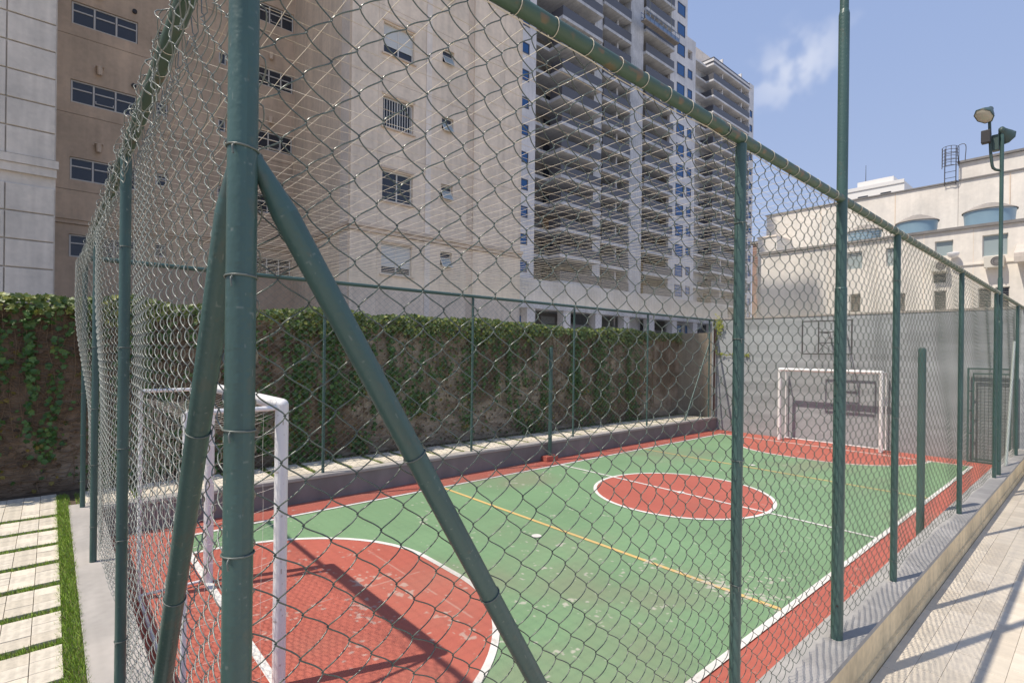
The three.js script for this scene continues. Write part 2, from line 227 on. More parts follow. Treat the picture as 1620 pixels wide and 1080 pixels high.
// ---------------------------------------------------------------- chain-link fences
// every wire is a flattened spiral hooked into its neighbours; place(s, h, n) gives the world point
function chainLink(n0, n1, rows, seg, sides, r, place, key) {
  const DU = .0625, DY = .0525, nw = n1 - n0, np = rows * seg + 1; const pos = new Float32Array(nw * np * sides * 3), nor = new Float32Array(nw * np * sides * 3), idx = new Uint32Array(nw * (np - 1) * sides * 6); let po = 0, io = 0;
  const A = new THREE.Vector3(), T = new THREE.Vector3(), B1 = new THREE.Vector3(), B2 = new THREE.Vector3();
  const js = (j, k) => (j * DU + (hash(j, k, key) - .5) * .009 + .010 * Math.sin(k * .23 + j * .11) + .006 * Math.sin(k * .61 - j * .37)), jh = (j, k) => (k * DY + (hash(j, k, key + 1) - .5) * .007 + .008 * Math.sin(j * .19 + k * .13) * Math.sin(Math.PI * k / 57));
  for (let w = n0; w < n1; w++) {
    const pts = [];
    for (let k = 0; k < rows; k++) { const side = mod(k + w, 2) ? 1 : -1, ja = w + (side > 0 ? 1 : 0), jb = w + (side > 0 ? 0 : 1); const s0 = js(ja, k) + side * .0022, s1 = js(jb, k + 1) - side * .0022, h0 = jh(ja, k), h1 = jh(jb, k + 1);
      for (let q = 0; q < seg + (k === rows - 1 ? 1 : 0); q++) { const t = q / seg, sm = (1 - Math.cos(Math.PI * t)) / 2, e = .55 * t + .45 * sm; pts.push(place(mix(s0, s1, e), mix(h0, h1, t), side * .0105 * Math.sin(Math.PI * t))); } }
    const base = po / 3;
    for (let i = 0; i < pts.length; i++) { T.copy(pts[Math.min(i + 1, pts.length - 1)]).sub(pts[Math.max(i - 1, 0)]).normalize(); B1.set(.31, .2, .93).cross(T).normalize(); B2.copy(T).cross(B1); for (let a = 0; a < sides; a++) { const an = a / sides * Math.PI * 2; A.copy(B1).multiplyScalar(Math.cos(an)).addScaledVector(B2, Math.sin(an)); nor[po] = A.x; nor[po + 1] = A.y; nor[po + 2] = A.z; pos[po] = pts[i].x + A.x * r; pos[po + 1] = pts[i].y + A.y * r; pos[po + 2] = pts[i].z + A.z * r; po += 3; } }
    for (let i = 0; i < np - 1; i++) for (let a = 0; a < sides; a++) { const b = (a + 1) % sides, p = base + i * sides; idx[io++] = p + a; idx[io++] = p + b; idx[io++] = p + sides + a; idx[io++] = p + b; idx[io++] = p + sides + b; idx[io++] = p + sides + a; }
  }
  const g = new THREE.BufferGeometry(); g.setAttribute('position', new THREE.BufferAttribute(pos, 3)); g.setAttribute('normal', new THREE.BufferAttribute(nor, 3)); g.setIndex(new THREE.BufferAttribute(idx, 1)); return g;
}
const FT = 3.365, FV = 1.21, FU = .3, FL = 8.1; // rail height, fence lines
const tieOn = (g, c, axis, R) => { const r = part(g, 'tie_wire', [ring(c, axis, R + .0022, .0021), tube([c.clone().add(new THREE.Vector3(-R * .75, .0, R * .75)), c.clone().add(new THREE.Vector3(-R * .9, -.006, R * .95)), c.clone().add(new THREE.Vector3(-R * .85, -.022, R * 1.0))], .002, 6, 5)], M.tie); return r; };

// long side next to the walkway
const fR = thing('chain_link_fence', 'long green chain link fence on the grey kerb beside the tiled walkway', 'fence', 'fences around the court');
{
  for (const u of [.3, 2.55, 5.44, 8.41, 11.38, 14.35]) { const r = u < 1 ? .0295 : .0265; part(fR, 'post', [rod(V3(u, KT - .03, FV), V3(u, u < 1 ? 4.2 : FT - .028, FV), r, r, 20)], M.green);
    const ys = u < 1 ? [1.21, 1.53, 1.87, 2.13, 2.45, 2.72, 3.08, 3.25] : [.56, 1.17, 1.78, 2.38, 2.95]; for (const y of ys) tieOn(fR, V3(u, y, FV), UP.clone().add(new THREE.Vector3(rr(-.1, .1), 0, rr(-.1, .1))), r); }
  part(fR, 'top_rail', [rod(V3(.3, FT, FV), V3(15.44, FT, FV), .0275, .0275, 20)], M.railGreen);
  for (let u = 2.4; u < 15; u += 2.9) tieOn(fR, V3(u, FT, FV), new THREE.Vector3(1, 0, 0), .0275);
  const b0 = V3(.312, 2.728, FV), b1 = V3(1.69, KT, FV + .005); part(fR, 'brace', [rod(b0, b0.clone().lerp(b1, .055), .012, .029, 20), rod(b0.clone().lerp(b1, .055), b1, .029, .029, 20)], M.green);
  const bd = b1.clone().sub(b0).normalize(); for (const t of [.30, .49, .66, .83]) { const c = b0.clone().lerp(b1, t); part(fR, 'tie_wire', [ring(c, bd, .031, .002)], M.tie); }
  part(fR, 'brace', [rod(V3(13.85, 2.62, FV), V3(12.8, KT, FV), .022, .022, 12)], std([.36, .40, .37], .5));
  const rows = 56, off = FV + .040;
  const place = (s, h, n) => { const u = .33 + s; const sag = .012 * Math.sin(u * 2.1 + h) + .010 * Math.sin(u * 5.3 + h * 2.2); const top = sstep(2.6, 2.95, h); return V3(u, KT + .03 + h + .008 * Math.sin(u * 1.7), off + n + sag * (1 - top) - top * .02); };
  part(fR, 'wire_mesh', chainLink(0, 90, rows, 6, 5, .0019, place, 201), M.wire, 'stuff');
  part(fR, 'wire_mesh', chainLink(90, 240, rows, 4, 4, .0018, place, 201), M.wire, 'stuff');
  rebase(fR, 7.8, KT, FV);
}
// near end, behind the goal
const fE = thing('chain_link_fence', 'short slack chain link fence with bulging mesh between goal and lawn', 'fence', 'fences around the court');
{
  for (const v of [3.56, 5.98, 8.1]) { const r = v > 8 ? .026 : .0265; part(fE, 'post', [rod(V3(FU, KT - .03, v), V3(FU, FT - .028, v), r, r, 18)], M.green); for (const y of [.7, 1.25, 1.75, 2.3, 2.85]) tieOn(fE, V3(FU, y, v), UP, r); }
  part(fE, 'top_rail', [rod(V3(FU, FT, 1.235), V3(FU, FT, 8.128), .0275, .0275, 18)], M.railGreen);
  const b0 = V3(FU, 2.735, 1.245), b1 = V3(FU, KT, 2.58); part(fE, 'brace', [rod(b0, b0.clone().lerp(b1, .055), .012, .029, 20), rod(b0.clone().lerp(b1, .055), b1, .029, .029, 20)], M.green);
  const bd = b1.clone().sub(b0).normalize(); for (const t of [.28, .52, .68, .84]) part(fE, 'tie_wire', [ring(b0.clone().lerp(b1, t), bd, .031, .002)], M.tie);
  const bays = [[1.21, 3.56, .035], [3.56, 5.98, .09], [5.98, 8.1, .15]];
  const place = (s, h, n) => { const v = 1.24 + s; let bl = 0; for (const [a, b, m] of bays) if (v >= a && v <= b) { const t = (v - a) / (b - a); bl = m * Math.pow(Math.sin(Math.PI * t), .7); }
    const y = KT + .03 + h; const hz = sstep(.9, 2.4, h) * (1 - sstep(2.75, 2.95, h)) - .35 * sstep(1.2, .3, h); const wob = .006 * Math.sin(v * 3.1 + h * 1.3) + .003 * Math.sin(v * 7 + h * 2.4);
    let u = FU + .042 + n - bl * hz + wob * (1 - sstep(2.7, 2.9, h)), yy = y;
    if (h > 2.9) { const a = (h - 2.9) / .040; const R = .040 + n * .5 + .010 * Math.sin(v * 13) + .010 * Math.sin(v * 31 + 1); const am = Math.min(a, 3.2); u = FU + R * Math.cos(am); yy = FT + R * Math.sin(am) - (a > 3.2 ? (a - 3.2) * .04 : 0); }
    return V3(u, yy + .008 * Math.sin(v * 2.3), v); };
  part(fE, 'wire_mesh', chainLink(0, 109, 62, 5, 5, .0019, place, 301), M.wireOld, 'stuff');
  rebase(fE, FU, KT, 4.6);
}
// far long side, in front of the ivy
const fL = thing('chain_link_fence', 'long green chain link fence in front of the ivy covered wall', 'fence', 'fences around the court');
{
  for (const u of [3.21, 6.1, 9.0, 11.9, 15.15]) part(fL, 'post', [rod(V3(u, KT - .03, FL), V3(u, FT - .02, FL), .024, .024, 12)], M.green);
  part(fL, 'top_rail', [rod(V3(.33, FT, FL), V3(15.44, FT, FL), .03, .03, 12)], M.green);
  part(fL, 'brace', [rod(V3(15.12, 2.6, FL), V3(13.8, KT, FL), .022, .022, 12)], M.green);
  const place = (s, h, n) => V3(.33 + s, KT + .03 + h, FL - .035 + n + .012 * Math.sin(s * 3 + h));
  part(fL, 'wire_mesh', chainLink(0, 240, 55, 2, 3, .0017, place, 401), M.wireOld, 'stuff');
  rebase(fL, 7.8, KT, FL);
}
// cord net stretched over the court, laced to the rails
{
  const nt = thing('roof_net', 'cream cord net stretched over the whole court at rail height', 'net');
  const geo = [], cords = (a, b, n, seed) => { const pts = []; for (let i = 0; i <= n; i++) { const t = i / n, p = a.clone().lerp(b, t); const e = Math.sin(Math.PI * t); p.y -= .05 * Math.sin(Math.PI * (p.x) / 15.4) * Math.sin(Math.PI * (-p.z - 1.2) / 6.9) + .004 * Math.sin(i * 1.9 + seed); p.x += (hash(i, seed, 5) - .5) * .012 * e; p.z += (hash(i, seed, 6) - .5) * .012 * e; pts.push(p); } geo.push(tube(pts, .00115, n, 3)); };
  let q = 0; for (let v = 1.33; v < 8.05; v += .119) { const yy = FT - .03 + .056 * (v - 1.33) / 6.7; cords(V3(.33, yy, v + .02), V3(15.4, yy, v - .03), 76, q++); };
  for (let u = .42; u < 15.4; u += .119) cords(V3(u - .01, FT - .03, 1.235), V3(u + .03, FT + .026, 8.1), 34, q++);
  part(nt, 'mesh_cords', geo, M.cord, 'stuff');
  const lash = [], edge = []; for (let u = .4, i = 0; u < 15.4; u += .165, i++) { const t = rr(-.2, .2); const c = ring(V3(u, FT - .002, FV), new THREE.Vector3(1, t * .6, t), .0305, .0014, 5, 16); lash.push(c); edge.push(V3(u, FT - .034 + rr(-.003, .003), FV + .012 + rr(-.006, .006))); }
  lash.push(tube(edge, .0021, 260, 5)); part(nt, 'lashing_cord', lash, M.cord, 'stuff');
  const l2 = []; for (let v = 1.4; v < 8; v += .2) l2.push(ring(V3(FU, FT, v), new THREE.Vector3(.1, 0, 1), .031, .0016, 5, 14)); for (let u = .5; u < 15.3; u += .3) l2.push(ring(V3(u, FT, FL), new THREE.Vector3(1, 0, .1), .028, .0015, 4, 10)); part(nt, 'lashing_cord', l2, M.cord, 'stuff');
  rebase(nt, 7.8, FT, 4.6);
}

// ---------------------------------------------------------------- goals
function goal(label, u, d, v0, v1, dep, netted) { // d = +1: net box towards -u
  const g = thing('goal', label, 'goal', 'football goals'); const h = 1.95, r = .043, r2 = .017, ub = u - d * dep;
  for (const v of [v0, v1]) { part(g, 'post', [rod(V3(u, .012, v), V3(u, h - .02, v), r, r, 18), new THREE.SphereGeometry(r, 18, 10).translate(u, h - r * .6, -v)], M.white); part(g, 'rear_post', [rod(V3(ub, .012, v), V3(ub, h - .04, v), r2, r2, 12)], M.white); part(g, 'side_bar', [rod(V3(u - d * .03, h - .045, v), V3(ub, h - .045, v), r2, r2, 12)], M.white); part(g, 'ground_bar', [rod(V3(u - d * .04, .035, v), V3(ub, .035, v), r2 * .8, r2 * .8, 10)], M.white); }
  const cb = part(g, 'crossbar', [rod(V3(u, h - r * .6, v0), V3(u, h - r * .6, v1), r, r, 18)], M.white);
  part(g, 'rear_bar', [rod(V3(ub, .035, v0 + .025), V3(ub, .035, v1 - .025), r2 * .8, r2 * .8, 10)], M.white);
  if (netted) { part(cb, 'bolt_hole', [rod(V3(u - .0445, h - .05, v0 + .06), V3(u - .03, h - .05, v0 + .06), .012, .012, 10)], M.black);
    const n = [], line = (a, b, sag, k) => { const p = []; for (let i = 0; i <= 6; i++) { const t = i / 6, q = a.clone().lerp(b, t); q.y -= sag * Math.sin(Math.PI * t); q.x += (rnd() - .5) * .02; q.z += (rnd() - .5) * .02; p.push(q); } n.push(tube(p, .0011, 12, 3)); };
    const nv = 18; for (let i = 0; i <= nv; i++) { const v = mix(v0, v1, i / nv); line(V3(u, h - .08, v), V3(ub, h - .1, v), .07); line(V3(ub + .02, h - .1, v), V3(ub + .03, .05, v), 0); }
    for (let k = 1; k < 15; k++) { const y = k / 15 * (h - .1); line(V3(ub, y, v0), V3(ub, y, v1), .03); for (const v of [v0, v1]) { line(V3(u - .03, y + .02, v), V3(ub, y - .03, v), .02); } }
    for (let k = 1; k < 5; k++) { const uu = mix(u, ub, k / 5); line(V3(uu, h - .12, v0), V3(uu, h - .12, v1), .04); for (const v of [v0, v1]) line(V3(uu, h - .06, v), V3(uu, .04, v), 0); }
    part(g, 'goal_net', n, M.string, 'stuff'); }
  return rebase(g, u, 0, (v0 + v1) / 2);
}
goal('white goal with string net nearest the corner post, in front of the lawn', 1.18, 1, 3.70, 5.83, .56, true);
goal('white goal frame without a net standing at the grey end wall', 14.92, -1, 3.60, 5.93, .42, false);

// volleyball posts beside the centre line
for (const [v, label] of [[8.02 - .14, 'green net post on a red block before the ivy covered wall'], [1.52, 'short green net post just inside the walkway fence']]) {
  const p = thing('net_post', label, 'post', 'net posts at the centre line');
  part(p, 'pole', [rod(V3(8.03, .10, v), V3(8.03, 2.40, v), .042, .042, 18)], M.green); part(p, 'cap', [rod(V3(8.03, 2.40, v), V3(8.03, 2.415, v), .036, .03, 14)], M.green);
  part(p, 'base_block', [rbox(7.86, 8.20, .0, .11, v - .085, v + .085, .012)], M.courtRed); rebase(p, 8.03, 0, v);
}

// ---------------------------------------------------------------- floodlight poles
function flood(g, parent, c, dirv, tilt) { // tapered reflector housing with a glass front
  const dq = new THREE.Quaternion().setFromUnitVectors(UP, dirv.clone().normalize()), set = x => x.scale(.85, .9, .7).applyQuaternion(dq).translate(c.x, c.y, c.z);
  const bell = new THREE.LatheGeometry([[.004, -.06], [.05, -.055], [.065, -.01], [.10, .05], [.145, .12], [.165, .175], [.178, .18], [.178, .20], [.165, .205]].map(p => new THREE.Vector2(...p)), 8);
  const h = part(g, 'floodlight', [set(bell)], M.lampGreen); part(h, 'lens', [set(new THREE.LatheGeometry([[.166, .196], [.12, .222], [.06, .232], [.004, .234]].map(p => new THREE.Vector2(...p)), 8))], M.lens);
  return h;
}
M.lampGreen = std([.045, .075, .068], .45); M.lens = std([.50, .46, .38], .12);
function lampPole(label, u, v, seg, top, arm) {
  const g = thing('floodlight_pole', label, 'lamp post', 'floodlight poles on the walkway fence');
  part(g, 'sleeve', [rod(V3(u, KT - .01, v), V3(u, seg[0], v), .037, .037, 20)], M.green); part(g, 'collar', [rod(V3(u, seg[0] - .004, v), V3(u, seg[0] + .006, v), .039, .034, 20)], M.green);
  part(g, 'pole', [rod(V3(u, seg[0], v), V3(u, seg[1], v), .033, .033, 20), rod(V3(u, seg[1], v), V3(u, seg[1] + .03, v), .033, .027, 20), rod(V3(u, seg[1] + .03, v), V3(u, top, v), .027, .027, 18)], M.green);
  const d1 = new THREE.Vector3(-.62, -.62, -.28), d2 = new THREE.Vector3(.8, -.5, .2);
  const a = V3(u, top - .62, v), k = (x, y, z) => a.clone().add(new THREE.Vector3(x, y, z));
  part(g, 'side_arm', [tube([k(0, 0, 0), k(-.05, .04, -.09), k(-.07, .2, -.12), k(-.08, .6, -.14), k(-.09, .95, -.15)], .021, 24, 10)], M.lampGreen);
  part(g, 'ballast_box', [rbox(u - .20, u - .09, top - .16, top + .05, v + .12, v + .24, .012)], M.black); part(g, 'ballast_box', [rbox(u - .07, u + .05, top - .28, top - .02, v + .03, v + .12, .012)], M.lampGreen);
  flood(g, null, k(-.09, 1.02, -.15), d1); flood(g, null, V3(u, top + .04, v), d2);
  part(g, 'bolt_hole', [rod(V3(u - .037, .62, v - .012), V3(u - .0385, .62, v - .012), .008, .008, 10)], M.black);
  return rebase(g, u, KT, v);
}
lampPole('tall thick green floodlight pole nearest the camera, rising out of the picture', 4.03, FV, [2.76, 4.62], 7.6);
lampPole('green floodlight pole farther along with two lamp heads against the sky', 11.72, FV - .01, [2.9, 3.6], 6.0);

// ---------------------------------------------------------------- end wall and what is fixed to it
M.endWall = std(null, .88, { map: ctex(1024, 512, (x, y) => { const a = fbm(x, y, 6, 5, 6, 131), b = fbm(x, y, 3, 26, 4, 133), c = fbm(x, y, 60, 60, 2, 135), s = sstep(.55, .8, fbm(x, y, 40, 3, 4, 137)); const m = .86 + .34 * (a - .5) + .42 * (b - .5) + .1 * (c - .5) - .12 * s; return [.345 * m + .02, .37 * m + .02, .385 * m + .02]; }, 1 / 7, 1 / 3.5) });
const ew = thing('end_wall', 'long grey rendered concrete wall behind the far goal', 'wall');
part(ew, 'wall', [box(15.45, 15.63, -.05, 3.36, -3, 8.18)], M.endWall); part(ew, 'bare_section', [box(15.46, 15.63, -.05, 2.98, 8.182, 9.6)], plaster([.36, .30, .23], .5, 2, 139)); part(ew, 'coping', [box(15.435, 15.66, 3.362, 3.41, -3, 8.18)], M.concreteDark); rebase(ew, 15.5, 0, 4);
{
  const b = thing('backboard_frame', 'open steel basketball backboard frame standing off the grey end wall', 'backboard'); const u = 14.59, v0 = 4.135, v1 = 5.25, y0 = 2.35, y1 = 3.18, r = .014; const bar = (a, c, n = 'frame_bar', q = r) => part(b, n, [box(Math.min(a[0], c[0]) - q, Math.max(a[0], c[0]) + q, Math.min(a[1], c[1]) - q, Math.max(a[1], c[1]) + q, Math.min(a[2], c[2]) - q, Math.max(a[2], c[2]) + q)], M.darkMetal);
  bar([u, y0, v0], [u, y0, v1]); bar([u, y1, v0], [u, y1, v1]); bar([u, y0 + .03, v0], [u, y1 - .03, v0]); bar([u, y0 + .03, v1], [u, y1 - .03, v1]);
  for (const v of [4.49, 4.87]) bar([u, y0 + .03, v], [u, y1 - .03, v], 'inner_bar', .011); bar([u, 2.63, 4.51], [u, 2.63, 4.85], 'inner_bar', .011); bar([u, 2.90, 4.51], [u, 2.90, 4.85], 'inner_bar', .011);
  part(b, 'diagonal', [rod(V3(u, 2.62, 4.85), V3(u, 2.38, 4.52), .009)], M.darkMetal);
  for (const v of [4.49, 4.87]) { bar([u + .02, 2.90, v], [15.45, 2.90, v], 'wall_arm', .012); part(b, 'strut', [rod(V3(u + .02, 2.4, v), V3(15.45, 2.85, v), .009)], M.darkMetal); part(b, 'wall_plate', [box(15.435, 15.452, 2.78, 2.96, v - .04, v + .04)], M.concrete); }
  rebase(b, u, y0, 4.69);
}
{
  const g = thing('metal_gate', 'green metal gate frame at the end of the walkway fence, before the grey wall', 'gate'); const u = 15.30; const fr = (v0, v1, y0, y1, w) => frameU(v0, v1, y0, y1, u, w, w);
  part(g, 'outer_frame', fr(1.30, 2.09, .0, 2.08, .035), M.green); part(g, 'inner_frame', fr(1.37, 2.00, .06, 1.97, .03), M.green);
  for (const y of [.62, 1.12, 1.55]) part(g, 'hinge_bar', [box(u, u + .03, y, y + .03, 2.0, 2.055)], M.green);
  const bars = []; for (let i = 0; i < 9; i++) { const v = 1.40 + i * .066; bars.push(rod(V3(u + .015, .09, v), V3(u + .015, 1.94, v), .004, .004, 5)); } for (let i = 0; i < 26; i++) { const y = .1 + i * .07; bars.push(rod(V3(u + .018, y, 1.40), V3(u + .018, y, 1.97), .003, .003, 5)); } part(g, 'wire_panel', bars, M.wire, 'stuff');
  rebase(g, u, 0, 1.7);
  const p = thing('drain_pipe', 'thin reddish brown pipe upright in the corner of end wall and ivy wall', 'pipe'); part(p, 'pipe', [rod(V3(15.36, KT, 8.04), V3(15.36, 3.1, 8.04), .03, .03, 12)], std([.13, .075, .06], .7)); for (const y of [.9, 2.6]) part(p, 'clamp', [ring(V3(15.36, y, 8.04), UP, .033, .006)], M.darkMetal); rebase(p, 15.36, KT, 8.04);
}

// ---------------------------------------------------------------- ivy wall
const leafShape = (() => { const P = [], q = [[0, 0, 0], [.45, .12, .03], [.34, .42, .06], [.5, .62, -.02], [.2, .72, .05], [0, 1.05, -.05], [-.2, .72, .05], [-.5, .62, -.02], [-.34, .42, .06], [-.45, .12, .03], [0, .4, .10]]; for (let i = 0; i < 10; i++) for (const p of [q[10], q[i], q[(i + 1) % 10]]) P.push(...p); const g = new THREE.BufferGeometry(); g.setAttribute('position', new THREE.Float32BufferAttribute(P, 3)); g.computeVertexNormals(); return g; })();
const leafMat = new THREE.MeshPhysicalMaterial({ color: 0xffffff, roughness: .5, transmission: .4, thickness: 0, side: THREE.DoubleSide });
{
  const g = thing('ivy_wall', 'brown garden wall overgrown with ivy and dry vines behind the court', 'wall'); const WV = 9.32, WT = 2.92;
  const wt = ctex(2048, 256, (x, y) => { const a = fbm(x, y, 27, 4, 6, 141) + .16 * sstep(.35, .8, x) - .07, b = fbm(x, y, 150, 18, 4, 143), c = fbm(x, y, 90, 50, 3, 145); const t = sstep(.42, .62, a); const m = .5 + b * (.6 + .8 * c); return [mix(.18, .345, t) * m, mix(.13, .28, t) * m, mix(.088, .212, t) * m]; }, 1 / 24.45, 1 / 3); wt.offset.set(9 / 24.45, 0);
  const wm = std(null, .95, { map: wt, bumpMap: gtex(512, 512, (x, y) => .6 * fbm(x, y, 20, 30, 4, 147) + .4 * fbm(x, y, 60, 160, 2, 149), 1 / 2.5, 1 / 2.5), bumpScale: .05 });
  part(g, 'wall', [box(-9, 15.45, -.04, WT - .12, WV, WV + .2)], wm); part(g, 'coping', [box(-9, 15.45, WT - .118, WT - .06, WV - .03, WV + .23)], M.concreteDark);
  // dry vine stems
  const st = []; for (let i = 0; i < 1500; i++) { const u = i < 500 ? rr(-1.6, 1.6) : rr(-1.5, 15.3), y = GL + rr(.02, 2.35), L = rr(.2, .8), an = rnd() < .65 ? rr(-.4, .4) : rr(.9, 2.2); const dx = Math.cos(an) * L, dy = Math.sin(an) * L; const pts = [0, .33, .66, 1].map(t => V3(u + dx * t + rr(-.04, .04), Math.min(WT - .1, Math.max(GL, y + dy * t + rr(-.05, .05))), WV - rr(.008, .05))); st.push(tube(pts, rr(.0018, .0055), 5, 3)); }
  for (let i = 0; i < 260; i++) { const u = rr(-1.5, 15.3), L0 = rr(.4, 2.2); const pts = [0, .3, .65, 1].map(t => V3(u + rr(-.06, .06), WT - .1 - L0 * t, WV - rr(.01, .07))); st.push(tube(pts, rr(.002, .006), 7, 3)); }
  part(g, 'dry_stems', st, std([.24, .165, .105], .95), 'stuff');
  const L = []; // u, y, out, size, kind
  for (let i = 0; i < 7000; i++) { const u = rr(-1.8, 15.4), dens = fbm(mod(u / 17, 1), .3, 40, 4, 3, 151); if (rnd() > .1 + 1.3 * dens) continue; const y = WT - .03 + .22 * dens - Math.pow(rnd(), 1.8) * (.06 + .75 * Math.pow(dens, 1.6)); L.push([u, y, rr(.0, .16) + .03, rr(.05, .095), 0]); }
  for (let i = 0; i < 3500; i++) L.push([rr(-1.8, 15.4), WT - .06 + rr(-.02, .08), -rr(0, .26), rr(.05, .09), 0]);
  for (let k = 0; k < 84; k++) { const u0 = k < 9 ? rr(-1.2, .4) : rr(.5, 13.6), len = rr(.3, 2.3), n = Math.floor(len * rr(22, 75)), w = rr(.03, .16), dr = rr(-.15, .15); for (let i = 0; i < n; i++) { const t = rnd(); L.push([u0 + dr * t + rr(-w, w) * (1 - .5 * t), WT - .1 - t * len, rr(.01, .12), rr(.045, .09), 1]); } }
  for (let k = 0; k < 58; k++) { const u0 = k < 7 ? rr(-1.2, .5) : rr(.5, 13.2), y0 = GL + rr(.0, 1.6), s = rr(.12, .4), n = Math.floor(rr(25, 110)); for (let i = 0; i < n; i++) { const a = rr(0, 6.28), q = Math.sqrt(rnd()) * s; L.push([u0 + q * Math.cos(a), Math.max(GL + .02, y0 + q * Math.sin(a) * 1.3), rr(.01, .10), rr(.04, .085), rnd() < .12 ? 2 : 1]); } }
  for (let i = 0; i < 3600; i++) L.push([rr(-1.8, 14), rr(GL + .05, WT - .2), rr(.005, .05), rr(.035, .07), [3, 3, 3, 3, 1, 1, 2][Math.floor(rnd() * 7)]]);
  const im = new THREE.InstancedMesh(leafShape, leafMat, L.length), m4 = new THREE.Matrix4(), e = new THREE.Euler(), q = new THREE.Quaternion(), c = new THREE.Color();
  L.forEach(([u, y, o, s, kind], i) => { e.set(Math.PI + rr(-.7, .5) - .25, rr(-.7, .7), rr(-.9, .9), 'YXZ'); if (o < 0) e.set(rr(-1.9, -1.0), rr(0, 6.28), rr(-.5, .5)); q.setFromEuler(e); m4.compose(V3(Math.min(u, 15.35), y, WV - o), q, new THREE.Vector3(s, s, s)); im.setMatrixAt(i, m4); const t = rnd(); if (kind === 0) c.setRGB(mix(.09, .38, t * t), mix(.17, .40, t * t), mix(.025, .07, t)); else if (kind === 1) c.setRGB(mix(.05, .15, t), mix(.13, .28, t), mix(.022, .055, t)); else if (kind === 2) c.setRGB(mix(.22, .32, t), mix(.18, .24, t), .03); else c.setRGB(mix(.10, .2, t), mix(.07, .12, t), mix(.035, .06, t)); im.setColorAt(i, c); });
  im.name = 'ivy_leaves'; im.userData = { kind: 'stuff' }; g.add(im); rebase(g, 3.2, 0, WV);
  const vn = thing('creeper', 'yellow green creeper sprig hanging over the corner of the grey end wall', 'plant'); const stem = [V3(15.40, 3.44, 8.1), V3(15.38, 3.2, 7.9), V3(15.40, 2.95, 8.0), V3(15.40, 2.36, 7.95), V3(15.41, 2.30, 7.4), V3(15.42, 2.31, 7.0)]; part(vn, 'stem', [tube(stem, .006, 40, 5)], std([.2, .17, .06], .9));
  const cv = new THREE.CatmullRomCurve3(stem), lv = []; for (let i = 0; i < 150; i++) { const t = i < 90 ? rr(0, .35) : rr(.35, 1), p = cv.getPoint(t), gg = leafShape.clone(); const s = rr(.035, .075); gg.scale(s, s, s); gg.rotateZ(rr(0, 6.28)); gg.rotateY(-Math.PI / 2 + rr(-.7, .7)); const sp = i < 90 ? .13 : .03; gg.translate(p.x - rr(.0, .05), p.y + rr(-sp, sp), p.z + rr(-sp, sp)); lv.push(gg); } part(vn, 'leaves', lv, std([.24, .27, .05], .6), 'stuff'); rebase(vn, 15.4, 2.3, 7.9);
}

